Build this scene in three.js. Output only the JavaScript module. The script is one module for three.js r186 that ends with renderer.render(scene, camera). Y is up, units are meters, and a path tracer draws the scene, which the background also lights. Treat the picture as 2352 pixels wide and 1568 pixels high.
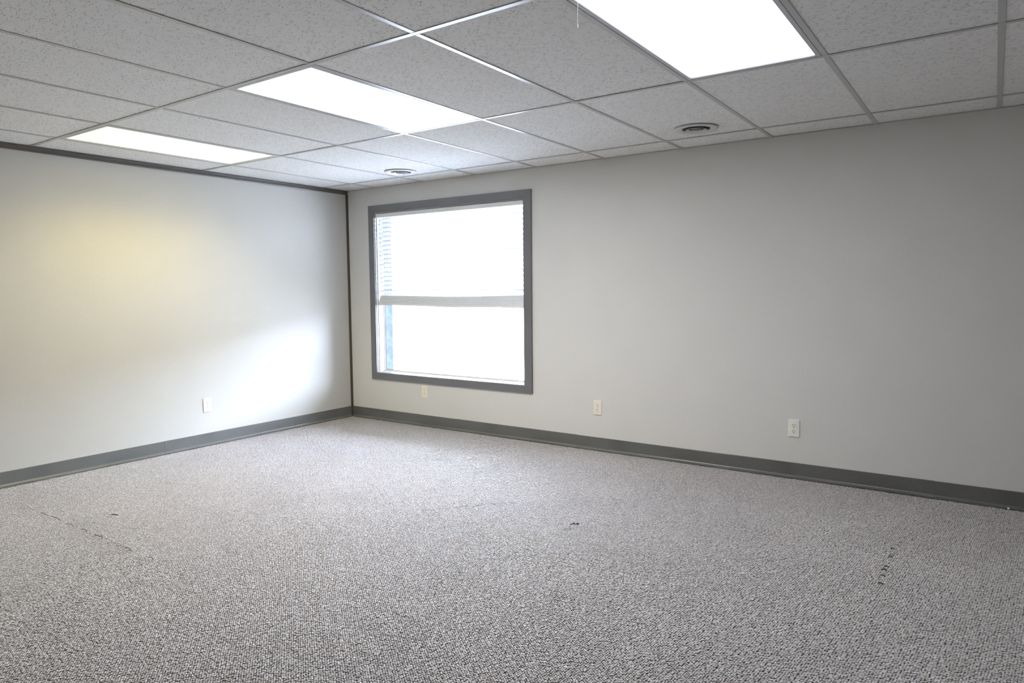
import * as THREE from 'three';
import { RoundedBoxGeometry } from 'three/addons/geometries/RoundedBoxGeometry.js';
import { mergeGeometries } from 'three/addons/utils/BufferGeometryUtils.js';
import { RectAreaLightUniformsLib } from 'three/addons/lights/RectAreaLightUniformsLib.js';

// ---------------------------------------------------------------- camera, sky, exposure
const scene = new THREE.Scene();
const renderer = new THREE.WebGLRenderer({ antialias: true });
renderer.toneMapping = THREE.LinearToneMapping;
renderer.toneMappingExposure = 1.0;
renderer.shadowMap.enabled = true;
RectAreaLightUniformsLib.init();
const camera = new THREE.PerspectiveCamera(52.54, 2352 / 1568, 0.05, 200);
camera.rotation.order = 'YXZ';
camera.rotation.set(-0.0771, 0.6086, -0.0091);
camera.position.set(5.292, 1.274, 4.763);
scene.background = new THREE.Color().setRGB(38, 44.5, 57);                 // bright overcast sky


// ---------------------------------------------------------------- sizes (metres): corner of the room at x = 0, z = 0
const H = 2.24, RW = 6.9, RD = 6.25, G = 0.6096, X1 = 0.401, Z1 = 0.306;
const OP = { x0: 0.372, x1: 2.108, y0: 0.463, y1: 2.007 };              // window opening
const gridX = []; for (let k = 0; X1 + G * k < RW - 0.02; k++) gridX.push(X1 + G * k);
const gridZ = []; for (let k = 0; Z1 + 2 * G * k < RD - 0.02; k++) gridZ.push(Z1 + 2 * G * k);
const LIGHTS = [
  { i: 7 - 1, row: 2, color: [0.97, 1.0, 1.06], power: 5, beam: 0.4, glow: [1.6, 1.65, 1.75], label: 'cool white ceiling light panel nearest the camera, with a bluish metal frame' },
  { i: 4 - 1, row: 2, color: [1.0, 0.985, 0.955], power: 22, beam: 2.5, glow: [1.6, 1.6, 1.6], label: 'white ceiling light panel, the middle one of three' },
  { i: 1 - 1, row: 2, color: [1.0, 0.79, 0.14], power: 1.5, beam: 4.4, glow: [1.02, 0.99, 0.70], label: 'yellowish warm ceiling light panel beside the dark trim of the left wall' },
];

// ---------------------------------------------------------------- helpers
let seed = 20241;
const rnd = () => { seed = (seed * 1664525 + 1013904223) >>> 0; return seed / 4294967296; };
const rr = (a, b) => a + (b - a) * rnd();
const used = {};
function numbered(name) { const n = used[name] = (used[name] ?? -1) + 1; return n ? `${name}_${String(n).padStart(3, '0')}` : name; }
function mesh(name, geo, mat, parent) {
  const m = new THREE.Mesh(geo, mat); m.name = parent ? name : numbered(name);
  m.castShadow = m.receiveShadow = true; (parent ?? scene).add(m); return m;
}
function group(name, x = 0, y = 0, z = 0) { const g = new THREE.Group(); g.name = numbered(name); g.position.set(x, y, z); scene.add(g); return g; }
function tag(o, label, category, grp) { o.userData = { label, category }; if (grp) o.userData.group = grp; return o; }
function structure(o, label, category) { o.userData = { kind: 'structure', label, category }; return o; }
function box(x0, x1, y0, y1, z0, z1) { const g = new THREE.BoxGeometry(x1 - x0, y1 - y0, z1 - z0); g.translate((x0 + x1) / 2, (y0 + y1) / 2, (z0 + z1) / 2); return g; }
function rbox(x0, x1, y0, y1, z0, z1, r = 0.002, s = 2) { const g = new RoundedBoxGeometry(x1 - x0, y1 - y0, z1 - z0, s, r); g.translate((x0 + x1) / 2, (y0 + y1) / 2, (z0 + z1) / 2); return g; }
function metricUV(geo) {                                               // uv in metres from the dominant axis of each face
  const g = geo.index ? geo.toNonIndexed() : geo, p = g.attributes.position, n = g.attributes.normal, uv = new Float32Array(p.count * 2);
  for (let i = 0; i < p.count; i++) {
    const ax = Math.abs(n.getX(i)), ay = Math.abs(n.getY(i)), az = Math.abs(n.getZ(i));
    const [u, v] = ay >= ax && ay >= az ? [p.getX(i), p.getZ(i)] : ax > az ? [p.getZ(i), p.getY(i)] : [p.getX(i), p.getY(i)];
    uv[2 * i] = u; uv[2 * i + 1] = v;
  }
  g.setAttribute('uv', new THREE.BufferAttribute(uv, 2)); return g;
}
function dataTex(w, h, fn, srgb, metersX, metersY) {
  const d = new Uint8Array(w * h * 4);
  fn(d);
  const t = new THREE.DataTexture(d, w, h); t.wrapS = t.wrapT = THREE.RepeatWrapping; t.magFilter = THREE.LinearFilter; t.minFilter = THREE.LinearMipmapLinearFilter; t.generateMipmaps = true;
  if (srgb) t.colorSpace = THREE.SRGBColorSpace;
  t.repeat.set(1 / metersX, 1 / metersY); t.needsUpdate = true; return t;
}
const toS = (l) => Math.round(255 * Math.min(1, Math.max(0, l <= 0.0031308 ? 12.92 * l : 1.055 * Math.pow(l, 1 / 2.4) - 0.055)));
const lin = (r, g, b) => new THREE.Color().setRGB(r, g, b);
function noiseGrid(n) {                                                // tileable value noise, cubic-smoothed
  const a = new Float32Array(n * n); for (let i = 0; i < n * n; i++) a[i] = rnd();
  return (u, v) => { u = (u % 1 + 1) % 1 * n; v = (v % 1 + 1) % 1 * n; const i = Math.floor(u), j = Math.floor(v); let fu = u - i, fv = v - j; fu = fu * fu * (3 - 2 * fu); fv = fv * fv * (3 - 2 * fv);
    const A = a[(j % n) * n + i % n], B = a[(j % n) * n + (i + 1) % n], C = a[((j + 1) % n) * n + i % n], D = a[((j + 1) % n) * n + (i + 1) % n];
    return (A * (1 - fu) + B * fu) * (1 - fv) + (C * (1 - fu) + D * fu) * fv; };
}
const std = (o) => new THREE.MeshStandardMaterial(o);
const phys = (o) => new THREE.MeshPhysicalMaterial(o);

// ---------------------------------------------------------------- procedural textures
// fissured mineral-fibre ceiling tile: directional fissures, pinholes and a sandy paint
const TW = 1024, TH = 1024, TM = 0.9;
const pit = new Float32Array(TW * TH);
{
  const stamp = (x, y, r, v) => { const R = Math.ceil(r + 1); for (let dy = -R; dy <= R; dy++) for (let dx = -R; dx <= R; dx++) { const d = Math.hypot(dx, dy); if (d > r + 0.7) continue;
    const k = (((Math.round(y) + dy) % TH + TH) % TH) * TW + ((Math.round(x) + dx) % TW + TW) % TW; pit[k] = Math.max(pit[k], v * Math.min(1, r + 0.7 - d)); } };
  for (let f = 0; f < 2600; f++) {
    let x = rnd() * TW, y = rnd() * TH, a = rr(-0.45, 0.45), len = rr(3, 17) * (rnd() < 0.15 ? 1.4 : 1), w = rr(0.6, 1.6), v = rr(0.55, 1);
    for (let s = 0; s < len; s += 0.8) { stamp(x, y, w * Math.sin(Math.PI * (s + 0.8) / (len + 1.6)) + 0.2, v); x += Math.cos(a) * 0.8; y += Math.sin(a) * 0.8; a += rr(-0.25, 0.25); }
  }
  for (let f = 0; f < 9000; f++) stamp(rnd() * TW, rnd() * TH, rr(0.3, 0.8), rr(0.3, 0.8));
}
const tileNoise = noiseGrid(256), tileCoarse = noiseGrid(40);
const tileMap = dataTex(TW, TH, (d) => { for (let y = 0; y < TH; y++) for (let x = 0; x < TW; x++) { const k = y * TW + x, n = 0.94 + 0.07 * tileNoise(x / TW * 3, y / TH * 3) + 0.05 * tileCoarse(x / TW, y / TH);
  const a = n * (1 - 0.5 * pit[k]); d[4 * k] = toS(0.94 * a); d[4 * k + 1] = toS(0.936 * a); d[4 * k + 2] = toS(0.925 * a); d[4 * k + 3] = 255; } }, true, TM, TM);  // pits darkened in the colour: bare fibre plus painted-in shade of the holes
const tileBump = dataTex(TW, TH, (d) => { for (let k = 0; k < TW * TH; k++) { const x = k % TW, y = (k / TW) | 0; d[4 * k] = d[4 * k + 1] = d[4 * k + 2] = Math.round(255 * Math.max(0, 0.85 + 0.15 * tileNoise(x / TW * 3, y / TH * 3) - 0.8 * pit[k])); d[4 * k + 3] = 255; } }, false, TM, TM);

// orange-peel wall paint
const WP = 512, wallN1 = noiseGrid(64), wallN2 = noiseGrid(170), wallN3 = noiseGrid(9);
const wallBump = dataTex(WP, WP, (d) => { for (let k = 0; k < WP * WP; k++) { const u = (k % WP) / WP, v = ((k / WP) | 0) / WP; d[4 * k] = d[4 * k + 1] = d[4 * k + 2] = Math.round(255 * (0.55 * wallN1(u, v) + 0.45 * wallN2(u, v))); d[4 * k + 3] = 255; } }, false, 0.5, 0.5);
const paintTex = (r, g, b, amt, m) => dataTex(WP, WP, (d) => { for (let k = 0; k < WP * WP; k++) { const u = (k % WP) / WP, v = ((k / WP) | 0) / WP, n = 1 + amt * (0.6 * wallN3(u, v) + 0.4 * wallN2(u, v) - 0.5); d[4 * k] = toS(r * n); d[4 * k + 1] = toS(g * n); d[4 * k + 2] = toS(b * n); d[4 * k + 3] = 255; } }, true, m, m);

// ---------------------------------------------------------------- materials
const M = {
  wall: std({ map: paintTex(0.715, 0.706, 0.682, 0.04, 1.7), roughness: 0.62, bumpMap: wallBump, bumpScale: 0.0002 }),
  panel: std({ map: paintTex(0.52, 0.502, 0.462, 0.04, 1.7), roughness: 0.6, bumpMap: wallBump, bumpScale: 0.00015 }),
  plaster: std({ color: lin(0.5, 0.5, 0.48), roughness: 0.9 }),
  carpet: std({ color: lin(0.12, 0.115, 0.112), roughness: 0.95 }),
  yarn: phys({ color: lin(1, 1, 1), roughness: 0.58, sheen: 0.35, sheenColor: lin(0.95, 0.95, 0.95), sheenRoughness: 0.7 }),
  slab: std({ color: lin(0.07, 0.065, 0.06), roughness: 0.95 }),
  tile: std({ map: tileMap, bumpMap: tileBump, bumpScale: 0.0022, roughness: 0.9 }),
  tee: std({ color: lin(0.53, 0.53, 0.53), roughness: 0.28 }),
  casing: std({ color: lin(0.152, 0.150, 0.154), roughness: 0.36 }),
  darkTrim: std({ color: lin(0.085, 0.073, 0.062), roughness: 0.42 }),
  base: std({ map: paintTex(0.128, 0.130, 0.124, 0.35, 1.1), roughness: 0.3 }),
  vinyl: std({ color: lin(0.62, 0.61, 0.60), roughness: 0.35 }),
  gasket: std({ color: lin(0.05, 0.05, 0.055), roughness: 0.6 }),
  glass: phys({ color: lin(1, 1, 1), transmission: 1, thickness: 0, roughness: 0.0, ior: 1.5 }),
  slat: phys({ color: lin(0.8, 0.8, 0.8), transmission: 0.45, thickness: 0, roughness: 0.9 }),
  blindWhite: std({ color: lin(0.88, 0.88, 0.87), roughness: 0.45 }),
  cord: std({ color: lin(0.75, 0.75, 0.72), roughness: 0.7 }),
  metalWhite: std({ color: lin(0.6, 0.62, 0.65), roughness: 0.3 }),
  housing: std({ color: lin(0.6, 0.6, 0.6), roughness: 0.6 }),
  ventWhite: std({ color: lin(0.68, 0.68, 0.66), roughness: 0.3 }),
  duct: std({ color: lin(0.02, 0.02, 0.022), roughness: 0.7 }),
  plateWhite: std({ color: lin(0.87, 0.87, 0.82), roughness: 0.32 }),
  plateIvory: std({ color: lin(0.88, 0.82, 0.71), roughness: 0.32 }),
  recept: std({ color: lin(0.86, 0.83, 0.71), roughness: 0.32 }),
  slot: std({ color: lin(0.03, 0.027, 0.02), roughness: 0.8 }),
  screw: std({ color: lin(0.45, 0.44, 0.40), roughness: 0.35, metalness: 0.6 }),
  stone: std({ map: paintTex(0.070, 0.090, 0.115, 0.9, 0.23), roughness: 0.9 }),
  pavement: std({ map: paintTex(0.45, 0.445, 0.43, 0.1, 3), roughness: 0.95 }),
  facade: std({ map: paintTex(0.36, 0.35, 0.33, 0.15, 3), roughness: 0.9 }),
  lintDark: std({ color: lin(0.035, 0.032, 0.03), roughness: 0.9 }),
  threadLight: std({ color: lin(0.68, 0.66, 0.63), roughness: 0.9 }),
  bead: std({ color: lin(0.85, 0.85, 0.85), roughness: 0.3 }),
};

// ---------------------------------------------------------------- floor: slab and two strips of carpet that meet at a frayed seam
const SEAM = 3.112;
const floor = structure(group('floor'), 'grey heathered loop-pile carpet covering the whole floor', 'carpet');
mesh('slab', box(-0.25, RW + 0.25, -0.16, -0.007, -0.2, RD + 0.25), M.slab, floor);
mesh('carpet_backing', box(0, RW, -0.007, -0.0042, 0, SEAM - 0.0002), M.carpet, floor);
mesh('carpet_backing', box(0, RW, -0.007, -0.0042, SEAM + 0.0002, RD), M.carpet, floor);
{ // yarn loops in diagonal rows, each loop leaning along its row
  const yaw = -0.66, along = 0.0103, across = 0.0079, c = Math.cos(yaw), s = Math.sin(yaw), n1 = noiseGrid(23), n2 = noiseGrid(7);
  const SOIL = [[3.854, 2.387, 0.035, 0.66], [3.49, 1.66, 0.03, 0.7], [3.62, 1.50, 0.028, 0.75]];            // soiled tufts seen in the photograph
  for (let t = 0; t <= 1; t += 0.06) SOIL.push([2.62 + 0.36 * t + rr(-0.008, 0.008), 1.86 - 0.42 * t + rr(-0.008, 0.008), 0.017, rr(0.6, 0.85)]);
  for (let t = 0; t <= 1; t += 0.12) SOIL.push([3.16 + 0.28 * t, 3.0 - 0.62 * t + rr(-0.01, 0.01), 0.013, rr(0.55, 0.8)]);
  const loop = new THREE.SphereGeometry(1, 8, 6), spots = [];
  const R = Math.hypot(RW, RD);
  for (let j = -Math.ceil(R / across); j <= R / across; j++) for (let i = -Math.ceil(R / along); i <= R / along; i++) {
    const a = (i + 0.5 * (j & 1) + rr(-0.21, 0.21)) * along, b = (j + rr(-0.16, 0.16)) * across, x = a * c + b * s, z = -a * s + b * c;
    if (x < 0.024 || x > RW - 0.024 || z < 0.024 || z > RD - 0.024) continue;
    spots.push([x, z]);
  }
  const pile = new THREE.InstancedMesh(loop, M.yarn, spots.length);
  const q = new THREE.Quaternion(), e = new THREE.Euler(0, 0, 0, 'YXZ'), m = new THREE.Matrix4(), p = new THREE.Vector3(), k = new THREE.Vector3(), col = new THREE.Color();
  const yarns = [[0.53, 0.507, 0.509], [0.48, 0.46, 0.462], [0.45, 0.417, 0.402], [0.385, 0.365, 0.365], [0.45, 0.44, 0.455]];
  spots.forEach(([x, z], i) => {
    e.set(rr(-0.15, 0.15), yaw + rr(-0.32, 0.32), 0.22 + rr(-0.16, 0.16)); q.setFromEuler(e);
    p.set(x, -0.0018 + rr(-0.0007, 0.0005), z); k.set(0.0064 * rr(0.85, 1.12), 0.0026 * rr(0.82, 1.12), 0.0041 * rr(0.85, 1.12));
    pile.setMatrixAt(i, m.compose(p, q, k));
    let soil = 1; for (const [sx, sz, sr, sd] of SOIL) { const d = Math.hypot(x - sx, z - sz) / sr; if (d < 1 && rnd() > d * d * 0.7) soil = Math.min(soil, sd * rr(0.8, 1.25)); }
    const y = yarns[Math.floor(rnd() * 5)], v = soil * rr(0.84, 1.12) * (0.92 + 0.10 * n1(x / 7, z / 7) + 0.08 * n2(x / 7, z / 7));
    pile.setColorAt(i, col.setRGB(y[0] * v, y[1] * v, y[2] * v));
  });
  pile.name = 'carpet_pile'; pile.userData = { kind: 'stuff' }; pile.castShadow = pile.receiveShadow = true; floor.add(pile);
}
function tube(points, r, seg = 12, rad = 5) { return new THREE.TubeGeometry(new THREE.CatmullRomCurve3(points.map((p) => new THREE.Vector3(...p))), seg, r, rad); }
for (const [x0, x1, dz, dark, lift] of [[0.48, 0.66, -0.01, 0, 0.010], [0.80, 0.90, 0, 1, 0.006], [0.92, 1.05, -0.004, 1, 0.007], [1.14, 1.21, 0.004, 1, 0.007], [1.31, 1.37, 0, 1, 0.010], [1.33, 1.40, -0.012, 0, 0.010], [1.45, 1.55, 0.002, 1, 0.010], [1.46, 1.56, -0.014, 0, 0.012], [1.56, 1.66, -0.006, 0, 0.010], [1.66, 1.78, -0.004, 0, 0.009], [1.78, 1.85, 0.004, 1, 0.006], [2.0, 2.05, 0.002, 1, 0.005]]) {
  const pts = []; for (let s = 0; s <= 5; s++) { const t = s / 5; pts.push([x0 + (x1 - x0) * t, 0.001 + lift * Math.sin(Math.PI * t) * rr(0.6, 1), SEAM + dz + rr(-0.004, 0.004)]); }
  mesh('frayed_thread', tube(pts, dark ? 0.0014 : 0.0022), dark ? M.lintDark : M.threadLight, floor);
}
for (const [z, dx, s] of [[0.93, 0.02, 0.7], [0.985, 0.012, 0.8], [1.045, -0.004, 1.0], [1.13, 0, 0.7], [1.16, -0.002, 1.0], [1.30, 0, 1.2], [1.345, -0.005, 1.2], [1.42, 0, 0.9], [1.515, 0, 1.2]]) {
  const x = 4.937 + dx; mesh('snagged_loop', tube([[x - 0.009 * s, 0, z + 0.002], [x - 0.002, 0.004, z - 0.003], [x + 0.004, 0.003, z + 0.002], [x + 0.009 * s, 0, z - 0.002]], 0.0019 * s, 8), M.lintDark, floor);
}

// ---------------------------------------------------------------- walls
const WT = 0.12, TOP = H + 0.42;
function wallWithHole(x0, x1, y0, y1, z0, depth, o) {
  const s = new THREE.Shape([[x0, y0], [x1, y0], [x1, y1], [x0, y1]].map((p) => new THREE.Vector2(...p)));
  s.holes.push(new THREE.Path([[o.x0, o.y0], [o.x0, o.y1], [o.x1, o.y1], [o.x1, o.y0]].map((p) => new THREE.Vector2(...p))));
  const g = new THREE.ExtrudeGeometry(s, { depth, bevelEnabled: false }); g.translate(0, 0, z0); return metricUV(g);
}
structure(mesh('wall_back', wallWithHole(-WT, RW + WT, -0.007, TOP, -WT, WT, OP), M.wall), 'light grey painted wall with the window', 'wall');
structure(mesh('wall_exterior', wallWithHole(-1.2, RW + 1.2, -0.6, TOP + 0.3, -0.225, 0.103, { x0: OP.x0 - 0.006, x1: OP.x1 + 0.006, y0: OP.y0 - 0.035, y1: OP.y1 + 0.006 }), M.stone), 'dark rough stone facing seen at the edge of the window glass', 'wall');
const wallLeft = structure(group('wall_left'), 'pale grey panelled wall with dark trim along its top', 'wall');
mesh('wall_core', box(-WT, -0.004, -0.007, TOP, 0, RD), M.plaster, wallLeft);
for (let z = 0; z < RD; z += 1.2) mesh('panel', metricUV(rbox(-0.0045, 0, 0, H + 0.05, z, Math.min(RD, z + 1.2), 0.00025, 1)), M.panel, wallLeft);
structure(mesh('wall_right', metricUV(box(RW, RW + WT, -0.007, TOP, 0, RD)), M.wall), 'plain grey wall to the right of the camera', 'wall');
structure(mesh('wall_front', metricUV(box(-WT, RW + WT, -0.007, TOP, RD, RD + WT)), M.wall), 'plain grey wall behind the camera', 'wall');

// ---------------------------------------------------------------- ceiling: deck, grid of tees, lay-in tiles
const ceiling = structure(group('ceiling'), 'suspended ceiling of fissured white tiles in a metal grid', 'ceiling');
mesh('deck', box(-WT, RW + WT, TOP, TOP + 0.1, -WT, RD + WT), M.plaster, ceiling);
const FL = 0.0026, FW = 0.024;
for (const z of gridZ) mesh('main_tee', rbox(0, RW, H, H + FL, z - FW / 2, z + FW / 2, 0.0012, 1), M.tee, ceiling);
const xs = [0, ...gridX, RW], zs = [0, ...gridZ, RD];
const shared = new Map();
const cached = (key, make) => { if (!shared.has(key)) shared.set(key, make()); return shared.get(key); };
for (let b = 0; b + 1 < zs.length; b++) {
  const z0 = zs[b] + (b ? FW / 2 : 0), z1 = zs[b + 1] - (b + 2 < zs.length ? FW / 2 : 0), len = z1 - z0 - 0.0012;
  for (const x of gridX) { const m = mesh('cross_tee', cached('t' + len.toFixed(3), () => new RoundedBoxGeometry(FW, FL, len, 1, 0.0012)), M.tee, ceiling); m.position.set(x, H + FL / 2 + 0.0004, (z0 + z1) / 2); }
}
mesh('wall_angle', box(0.01, RW - 0.01, H, H + 0.003, 0.0005, 0.012), M.tee, ceiling);
mesh('wall_angle', box(RW - 0.02, RW - 0.0005, H, H + 0.003, 0.012, RD - 0.012), M.tee, ceiling);
mesh('wall_angle', box(0.01, RW - 0.01, H, H + 0.003, RD - 0.02, RD - 0.0005), M.tee, ceiling);
const isLight = (a, b) => LIGHTS.some((l) => a === l.i + 1 && b === l.row);
for (let b = 0; b + 1 < zs.length; b++) for (let a = 0; a + 1 < xs.length; a++) {
  if (isLight(a, b)) continue;
  const w = xs[a + 1] - xs[a] - (a ? 0.006 : 0.003), d = zs[b + 1] - zs[b] - 0.006, v = Math.floor(rnd() * 6);
  const geo = cached(`c${w.toFixed(3)} ${d.toFixed(3)} ${v}`, () => { const g = metricUV(new THREE.BoxGeometry(w, 0.015, d)); const u = g.attributes.uv; const ox = v * 0.37 + 0.11, oy = v * 0.53; for (let i = 0; i < u.count; i++) u.setXY(i, (v % 2 ? -1 : 1) * u.getX(i) + ox, u.getY(i) + oy); return g; });
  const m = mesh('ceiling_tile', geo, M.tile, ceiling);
  m.position.set((xs[a] + xs[a + 1]) / 2, H + FL + 0.0084 + rr(0, 0.0012), (zs[b] + zs[b + 1]) / 2); m.rotation.set(rr(-0.0006, 0.0006), 0, rr(-0.001, 0.001));
}

// ---------------------------------------------------------------- dark trims of the left wall
{
  const s = new THREE.Shape(); s.moveTo(0, 0); s.lineTo(0.009, 0); s.lineTo(0.012, 0.006); s.lineTo(0.009, 0.010); s.lineTo(0.009, 0.022); s.lineTo(0.013, 0.027); s.lineTo(0.014, 0.036); s.lineTo(0, 0.036); s.closePath();
  const g = new THREE.ExtrudeGeometry(s, { depth: RD - 0.001, bevelEnabled: false }); g.translate(0.0002, H - 0.0362, 0.0005);
  structure(mesh('trim_1', g, M.darkTrim), 'dark brown ribbed trim along the top of the left wall', 'trim');
  const c = mergeGeometries([rbox(0.0003, 0.005, 0.0005, H - 0.037, 0.0003, 0.022, 0.001), rbox(0.0003, 0.014, 0.0005, H - 0.037, 0.0003, 0.005, 0.001)]);
  structure(mesh('trim_2', c, M.darkTrim), 'thin dark brown vertical strip in the room corner', 'trim');
}

// ---------------------------------------------------------------- rubber cove baseboards, in strips that butt together
function baseStrip(len) {
  const s = new THREE.Shape(); s.moveTo(0, 0.001); s.lineTo(0.0225, 0.001); s.lineTo(0.0222, 0.0058); s.quadraticCurveTo(0.010, 0.0085, 0.005, 0.019); s.lineTo(0.0045, 0.099); s.quadraticCurveTo(0.0042, 0.1025, 0.002, 0.103); s.lineTo(0, 0.103); s.closePath();
  return metricUV(new THREE.ExtrudeGeometry(s, { depth: len, bevelEnabled: false, curveSegments: 6 }));
}
const bbBack = structure(group('baseboard_back'), 'dark grey rubber baseboard under the window wall', 'baseboard');
{ const cuts = [0.0145, 1.353, 2.60, 3.82, 5.04, 6.26, RW];
  for (let k = 0; k + 1 < cuts.length; k++) { const m = mesh('base_strip', baseStrip(cuts[k + 1] - cuts[k] - 0.0008), M.base, bbBack); m.rotation.y = -Math.PI / 2; m.position.set(cuts[k + 1], (k % 2) * 0.0012, 0.0003); } }
const bbLeft = structure(group('baseboard_left'), 'dark grey rubber baseboard under the left wall', 'baseboard');
{ const cuts = [0.0225, 0.72, 1.944, 3.164, 4.384, 5.6, RD];
  for (let k = 0; k + 1 < cuts.length; k++) { const m = mesh('base_strip', baseStrip(cuts[k + 1] - cuts[k] - 0.0014), M.base, bbLeft); m.position.set(0.0003, (k % 2) * 0.001, cuts[k]); } }
const bbRight = structure(group('baseboard_right'), 'dark grey rubber baseboard under the right wall', 'baseboard');
{ const m = mesh('base_strip', baseStrip(RD - 0.04), M.base, bbRight); m.rotation.y = Math.PI; m.position.set(RW - 0.0003, 0, RD - 0.02); }
const bbFront = structure(group('baseboard_front'), 'dark grey rubber baseboard under the wall behind the camera', 'baseboard');
{ const m = mesh('base_strip', baseStrip(RW - 0.04), M.base, bbFront); m.rotation.y = Math.PI / 2; m.position.set(0.02, 0, RD - 0.0003); }

// ---------------------------------------------------------------- window: mitred casing, liner, vinyl frame, glass
const win = structure(group('window_1'), 'window with dark grey wood casing and white vinyl frame', 'window');
{
  const o = { x0: 0.305, x1: 2.182, y0: 0.400, y1: 2.073 }, i = { x0: 0.376, x1: 2.104, y0: 0.467, y1: 2.003 };
  const piece = (pts) => { const g = new THREE.ExtrudeGeometry(new THREE.Shape(pts.map((p) => new THREE.Vector2(...p))), { depth: 0.013, bevelEnabled: true, bevelThickness: 0.0018, bevelSize: 0.0015, bevelOffset: -0.0016, bevelSegments: 2 }); g.translate(0, 0, 0.002); return g; };
  mesh('casing', piece([[o.x0, o.y1], [i.x0, i.y1], [i.x1, i.y1], [o.x1, o.y1]]), M.casing, win);
  mesh('casing', piece([[o.x0, o.y0], [o.x1, o.y0], [i.x1, i.y0], [i.x0, i.y0]]), M.casing, win);
  mesh('casing', piece([[o.x0, o.y0], [i.x0, i.y0], [i.x0, i.y1], [o.x0, o.y1]]), M.casing, win);
  mesh('casing', piece([[o.x1, o.y0], [o.x1, o.y1], [i.x1, i.y1], [i.x1, i.y0]]), M.casing, win);
  const ring = (a, b, z0, z1) => mergeGeometries([rbox(a.x0, b.x0, a.y0, a.y1, z0, z1, 0.0012), rbox(b.x1, a.x1, a.y0, a.y1, z0, z1, 0.0012), rbox(b.x0, b.x1, a.y0, b.y0, z0, z1, 0.0012), rbox(b.x0, b.x1, b.y1, a.y1, z0, z1, 0.0012)]);
  const inset = (r, d) => ({ x0: r.x0 + d, x1: r.x1 - d, y0: r.y0 + d, y1: r.y1 - d });
  const liner0 = inset(OP, 0.0002), liner1 = inset(OP, 0.008);
  mesh('jamb_liner', ring(liner0, liner1, -0.016, 0.0), M.vinyl, win);
  mesh('gasket', ring(liner0, inset(OP, 0.0115), -0.0212, -0.0165), M.gasket, win);
  mesh('vinyl_frame', ring(liner0, inset(OP, 0.010), -0.088, -0.0215), M.vinyl, win);
  mesh('sash', ring(liner0, { x0: OP.x0 + 0.016, x1: OP.x1 - 0.016, y0: OP.y0 + 0.022, y1: OP.y1 - 0.022 }, -0.104, -0.0885), M.vinyl, win);
  mesh('glazing_bead', ring({ x0: OP.x0 + 0.0162, x1: OP.x1 - 0.0162, y0: OP.y0 + 0.0222, y1: OP.y1 - 0.0222 }, { x0: OP.x0 + 0.020, x1: OP.x1 - 0.020, y0: OP.y0 + 0.026, y1: OP.y1 - 0.026 }, -0.106, -0.098), M.gasket, win);
  const pane = new THREE.PlaneGeometry(OP.x1 - OP.x0 - 0.030, OP.y1 - OP.y0 - 0.042); pane.translate((OP.x0 + OP.x1) / 2, (OP.y0 + OP.y1) / 2, -0.101);
  mesh('glass_pane', pane, M.glass, win);
}

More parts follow.
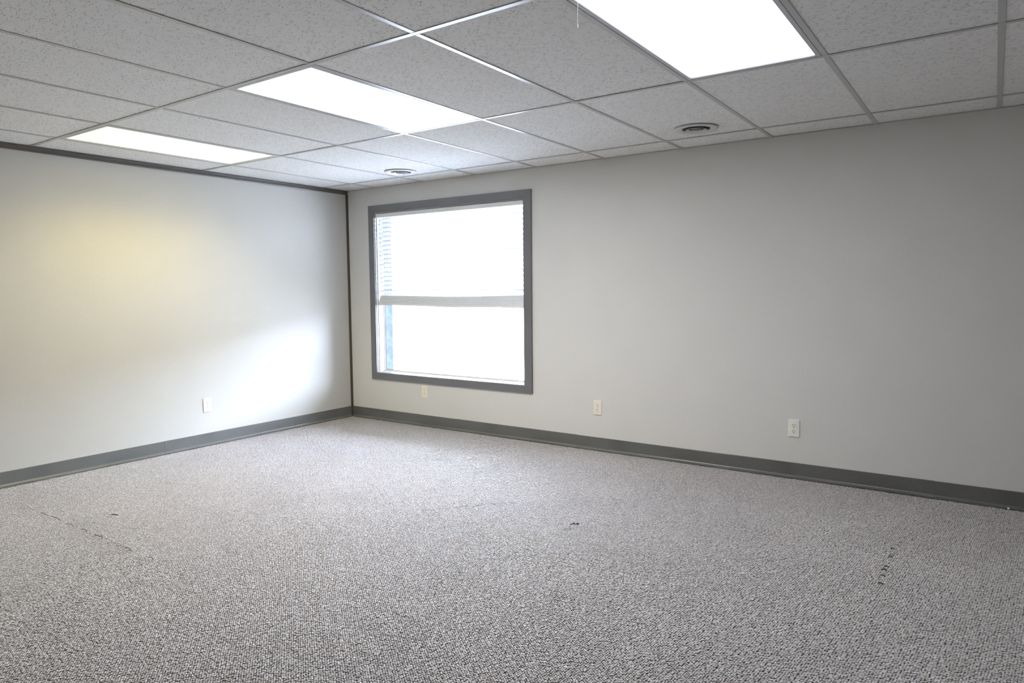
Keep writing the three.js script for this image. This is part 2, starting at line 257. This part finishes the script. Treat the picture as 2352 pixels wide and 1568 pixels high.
// ---------------------------------------------------------------- horizontal blind, half drawn up
const blind = tag(group('window_blind', 0, 0, 0), 'white horizontal slat blind lowered over the upper half of the window', 'blind');
{
  const bx0 = 0.392, bx1 = 2.093, zc = -0.034;
  mesh('headrail', mergeGeometries([rbox(bx0 + 0.006, bx1 - 0.006, 1.957, 1.992, zc - 0.022, zc + 0.026, 0.002), rbox(bx0 - 0.004, bx0 + 0.0055, 1.953, 1.9955, zc - 0.024, zc + 0.029, 0.0015), rbox(bx1 - 0.0055, bx1 + 0.004, 1.953, 1.9955, zc - 0.024, zc + 0.029, 0.0015)]), M.blindWhite, blind);
  const slatShape = (tilt, w, th, n = 6) => {                          // shallow curved cross-section, swept along x
    const up = [], dn = []; for (let k = 0; k <= n; k++) { const t = k / n - 0.5, y = 0.0032 * (1 - 4 * t * t); up.push([t * w, y + th / 2]); dn.unshift([t * w, y - th / 2]); }
    const c = Math.cos(tilt), s = Math.sin(tilt); return new THREE.Shape([...up, ...dn].map(([a, b]) => new THREE.Vector2(a * c - b * s, a * s + b * c)));
  };
  const sweep = (shape, x0, x1) => { const g = new THREE.ExtrudeGeometry(shape, { depth: x1 - x0, bevelEnabled: false }); g.rotateY(-Math.PI / 2); g.translate(x1, 0, 0); return g; };   // shape x -> +z
  const open = sweep(slatShape(0.62, 0.048, 0.0024), bx0, bx1);
  for (let k = 0; k < 17; k++) { const m = mesh('slat', open, M.slat, blind); m.position.set(rr(-0.002, 0.002), 1.930 - 0.0425 * k, zc); m.rotation.x = rr(-0.03, 0.03); }
  // gathered slats, sagging a little along their length
  const sag = (t, a) => a * (0.006 * Math.sin(t * 7.5 + 0.6) * (1 - Math.abs(2 * t - 1)) - 0.013 * t);
  for (let k = 0; k < 9; k++) {
    const parts = [], N = 14, a = k / 8, sh = slatShape(-0.34 + 0.05 * a, 0.048, 0.0028);
    const g = sweep(sh, 0, 1); // bend along x
    const q = new THREE.ExtrudeGeometry(sh, { depth: 1, steps: N, bevelEnabled: false }); q.rotateY(-Math.PI / 2);
    const p = q.attributes.position; for (let v = 0; v < p.count; v++) { const t = p.getX(v) + 1; p.setX(v, bx0 + 0.028 * a * a + (bx1 - bx0 - 0.028 * a * a) * t); p.setY(v, p.getY(v) + sag(t, 0.6 + 0.4 * (1 - a)) + 0.012 * a * Math.pow(2 * t - 1, 2) * (t > 0.5 ? 1 : 0.3)); }
    q.computeVertexNormals();
    const m = mesh('gathered_slat', q, M.blindWhite, blind); m.position.set(0, 1.141 + 0.0088 * k, zc + 0.002 * Math.sin(k * 2.3)); parts.length = 0; g.dispose();
  }
  { const q = new RoundedBoxGeometry(1.701, 0.016, 0.050, 2, 0.003); const g2 = new THREE.BoxGeometry(1.701, 0.016, 0.050, 16, 1, 1); const p = g2.attributes.position; for (let v = 0; v < p.count; v++) { const t = p.getX(v) / 1.701 + 0.5; p.setY(v, p.getY(v) + sag(t, 1)); } g2.computeVertexNormals(); q.dispose();
    const m = mesh('bottom_rail', g2, M.blindWhite, blind); m.position.set((bx0 + bx1) / 2, 1.127, zc); }
  for (const x of [0.50, 0.78, 1.06, 1.36, 1.66, 1.98]) for (const dz of [-0.0255, 0.0255]) mesh('ladder_cord', new THREE.CylinderGeometry(0.0009, 0.0009, 0.83, 5).translate(x, 1.545, zc + dz), M.cord, blind);
  mesh('tilt_wand', tube([[0.448, 1.956, zc + 0.033], [0.449, 1.6, zc + 0.035], [0.447, 1.30, zc + 0.033]], 0.0022, 10, 6), M.slat, blind);
}

// ---------------------------------------------------------------- ceiling light panels
function ceilingLight(l) {
  const cx = X1 + G * (l.i + 0.5), z0 = gridZ[l.row - 1], cz = z0 + G, hw = G / 2 - FW / 2 - 0.0015, hd = G - FW / 2 - 0.0015;
  const g = tag(group('ceiling_light', cx, H, cz), l.label, 'ceiling light', 'fluorescent panels in the ceiling grid');
  const b = 0.020, rim = (a0, a1, c0, c1, r = 0.0025) => rbox(a0, a1, 0.0005, 0.012, c0, c1, r);
  mesh('frame', mergeGeometries([rim(-hw, -hw + b, -hd, hd), rim(hw - b, hw, -hd, hd), rim(-hw + b, hw - b, -hd, -hd + b), rim(-hw + b, hw - b, hd - b, hd)]), M.metalWhite, g);
  const glow = std({ color: lin(0.5, 0.5, 0.5), roughness: 0.5, emissive: lin(...l.glow), emissiveIntensity: 1 });
  mesh('lens', rbox(-hw + b - 0.003, hw - b + 0.003, 0.006, 0.010, -hd + b - 0.003, hd - b + 0.003, 0.001), glow, g);
  mesh('housing', box(-hw - 0.004, hw + 0.004, 0.013, 0.11, -hd, hd), M.housing, g);
  const lamp = new THREE.RectAreaLight(lin(...l.color), l.power, 2 * (hw - b) - 0.012, 2 * (hd - b) - 0.012);
  lamp.rotation.x = -Math.PI / 2; lamp.position.y = 0.0045; lamp.name = 'tube_light'; g.add(lamp);
  for (const dz of [-0.45, -0.15, 0.15, 0.45]) {                        // the ribbed lens throws most of the light downwards
    const beam = new THREE.SpotLight(lin(...l.color), l.beam / 4, 0, 1.28, 0.85, 2); beam.position.set(0, -0.02, dz); beam.target.position.set(0, -1, dz);
    beam.castShadow = true; beam.shadow.radius = 1; beam.name = 'tube_beam'; g.add(beam, beam.target);
  }
  return g;
}
const lightThings = LIGHTS.map(ceilingLight);

// ---------------------------------------------------------------- round air vents
function airVent(x, z, label) {
  const g = tag(group('air_vent', x, H, z), label, 'air vent', 'round air vents in the ceiling');
  const lathe = (pts) => new THREE.LatheGeometry(pts.map((p) => new THREE.Vector2(...p)), 48);
  mesh('flange', lathe([[0.1305, -0.0002], [0.1315, -0.004], [0.129, -0.0080], [0.114, -0.0095], [0.096, -0.0075], [0.0850, -0.0035], [0.0835, -0.0002], [0.1305, -0.0002]]), M.ventWhite, g);
  mesh('duct_throat', lathe([[0.0, 0.0018], [0.0832, 0.0018], [0.0832, 0.0024], [0.0, 0.0024]]), M.duct, g);
  mesh('cone', lathe([[0.064, -0.0105], [0.050, -0.0015], [0.048, -0.0012], [0.0475, -0.003], [0.062, -0.0125], [0.064, -0.0105]]), M.ventWhite, g);
  mesh('cone', lathe([[0.042, -0.0165], [0.029, -0.0045], [0.027, -0.004], [0.0265, -0.006], [0.040, -0.0185], [0.042, -0.0165]]), M.ventWhite, g);
  mesh('centre_cap', lathe([[0.0, -0.0215], [0.009, -0.0212], [0.018, -0.0190], [0.019, -0.0172], [0.008, -0.0135], [0.005, 0.0015], [0.0, 0.0015]]), M.ventWhite, g);
  return g;
}
airVent(1.225, 0.515, 'round white air vent in the ceiling in front of the window');
airVent(3.752, 0.553, 'round white air vent in the ceiling beyond the nearest light panel');

// ---------------------------------------------------------------- wall outlets
function outlet(x, y, z, turn, plate, label) {
  const g = tag(group('wall_outlet', x, y, z), label, 'outlet', 'duplex wall outlets'); g.rotation.y = turn;
  const s = new THREE.Shape(); const w = 0.035, h = 0.0572, r = 0.003;
  s.moveTo(-w + r, -h); s.lineTo(w - r, -h); s.quadraticCurveTo(w, -h, w, -h + r); s.lineTo(w, h - r); s.quadraticCurveTo(w, h, w - r, h); s.lineTo(-w + r, h); s.quadraticCurveTo(-w, h, -w, h - r); s.lineTo(-w, -h + r); s.quadraticCurveTo(-w, -h, -w + r, -h);
  const p = new THREE.ExtrudeGeometry(s, { depth: 0.0028, bevelEnabled: true, bevelThickness: 0.003, bevelSize: 0.0035, bevelOffset: -0.0035, bevelSegments: 4 }); p.translate(0, 0, 0.0002);
  mesh('cover_plate', p, plate, g);
  for (const sy of [1, -1]) {
    const c = sy * 0.0195, f = new THREE.Shape(); const R = 0.0172, cut = 0.0142, a = Math.asin(cut / R);
    f.absarc(0, 0, R, -a, a, false); f.absarc(0, 0, R, Math.PI - a, Math.PI + a, false); f.closePath();
    const fg = new THREE.ExtrudeGeometry(f, { depth: 0.0012, bevelEnabled: true, bevelThickness: 0.0006, bevelSize: 0.0006, bevelOffset: -0.0006, bevelSegments: 1, curveSegments: 14 }); fg.translate(0, c, 0.0058);
    const face = mesh('receptacle', fg, M.recept, g);
    mesh('slot', box(-0.0078, -0.0050, c + 0.0005, c + 0.0095, 0.0072, 0.0078), M.slot, face);
    mesh('slot', box(0.0052, 0.0076, c + 0.0012, c + 0.0088, 0.0072, 0.0078), M.slot, face);
    const hole = new THREE.CylinderGeometry(0.0028, 0.0028, 0.0006, 14); hole.rotateX(Math.PI / 2); hole.translate(0, c - 0.0068, 0.0076); mesh('ground_hole', hole, M.slot, face);
  }
  const sc = new THREE.SphereGeometry(0.0034, 14, 8, 0, Math.PI * 2, 0, Math.PI / 2); sc.rotateX(Math.PI / 2); sc.scale(1, 1, 0.4); sc.translate(0, 0, 0.0061); mesh('screw', sc, M.screw, g);
  return g;
}
outlet(0, 0.338, 1.571, Math.PI / 2, M.plateWhite, 'white wall outlet on the left wall');
outlet(0.981, 0.322, 0, 0, M.plateIvory, 'small ivory wall outlet right below the window');
outlet(2.783, 0.337, 0, 0, M.plateIvory, 'ivory wall outlet to the right of the window');
outlet(4.238, 0.334, 0, 0, M.plateWhite, 'off-white wall outlet farthest right on the window wall');

// ---------------------------------------------------------------- small things
{
  const c = tag(group('pull_cord', 4.117, H, 2.677), 'short thin white cord hanging at the corner of the nearest light panel', 'cord');
  mesh('string', tube([[0, 0.0, 0], [0.0006, -0.04, 0], [-0.0004, -0.075, 0.0003], [0, -0.092, 0]], 0.0007, 12, 5), M.cord, c);
  mesh('cord_tip', new THREE.LatheGeometry([[0, -0.103], [0.0014, -0.1025], [0.0022, -0.099], [0.0022, -0.095], [0.0011, -0.091], [0, -0.0905]].map((p) => new THREE.Vector2(...p)), 12), M.cord, c);
}
{
  const t = tag(group('lint_scrap', 3.483, 0, 1.581), 'dark scrap of lint lying on the middle of the carpet', 'debris');
  const U = new THREE.Vector3(0.82, 0, -0.572);                          // the scrap lies across the line of sight
  const P = (a, y, b) => [U.x * a + 0.572 * b, y, U.z * a + 0.82 * b];
  mesh('strand', tube([P(-0.030, 0.001, 0.003), P(-0.016, 0.004, 0.000), P(-0.006, 0.003, -0.002), P(0.0, 0.002, 0.001)], 0.0022, 12), M.lintDark, t);
  mesh('strand', tube([P(-0.012, 0.010, -0.008), P(-0.010, 0.006, -0.003), P(-0.004, 0.003, 0.002)], 0.0018, 8), M.lintDark, t);
  const k = new THREE.IcosahedronGeometry(0.006, 2); const kp = k.attributes.position; for (let i = 0; i < kp.count; i++) { const f = 0.75 + 0.4 * Math.abs(Math.sin(kp.getX(i) * 900 + kp.getZ(i) * 1300)); kp.setXYZ(i, kp.getX(i) * f * 1.5, kp.getY(i) * f * 0.7, kp.getZ(i) * f); } k.computeVertexNormals(); k.translate(...P(0.011, 0.004, 0.001));
  mesh('knot', k, M.lintDark, t);
}
tag(mesh('thread_bit', tube([[1.185, 0.0012, 2.90], [1.20, 0.0035, 2.896], [1.215, 0.004, 2.890], [1.232, 0.0012, 2.886]], 0.0026, 10), M.lintDark), 'short dark thread on the carpet below the left wall outlet', 'debris');
tag(mesh('white_bead', new THREE.SphereGeometry(0.0062, 20, 14).translate(5.402, 0.0072, 0.030), M.bead), 'tiny white bead on the floor against the baseboard at right', 'bead');

// ---------------------------------------------------------------- outside the window
{ // added unseen building across the yard, blocks the low sky light
  const f = structure(group('added_building', 0, -0.6, -11), 'added unseen building across the yard that blocks low sky light', 'building');
  mesh('facade', metricUV(box(-22, 34, 0, 3.0, -6, 0)), M.facade, f);
  mesh('roof_edge', box(-22.2, 34.2, 3.0, 3.2, -6.2, 0.25), M.vinyl, f);
}
structure(mesh('roof_overhang', metricUV(box(-1.2, RW + 1.2, 2.55, 2.68, -2.35, -0.226)), M.facade), 'wide eave over the outside of the window that shades the floor under it', 'roof');
structure(mesh('added_wing_wall', metricUV(box(4.6, 4.85, -0.6, 2.55, -2.3, -0.226)), M.stone), 'added unseen stone wall outside that keeps sky light off the left wall', 'wall');  // added out of view to cut sky light reaching the left wall
structure(mesh('ground_outside', metricUV(box(-25, 30, -0.7, -0.6, -40, -0.226)), M.pavement), 'bright pale pavement outside the window', 'pavement');

renderer.render(scene, camera);
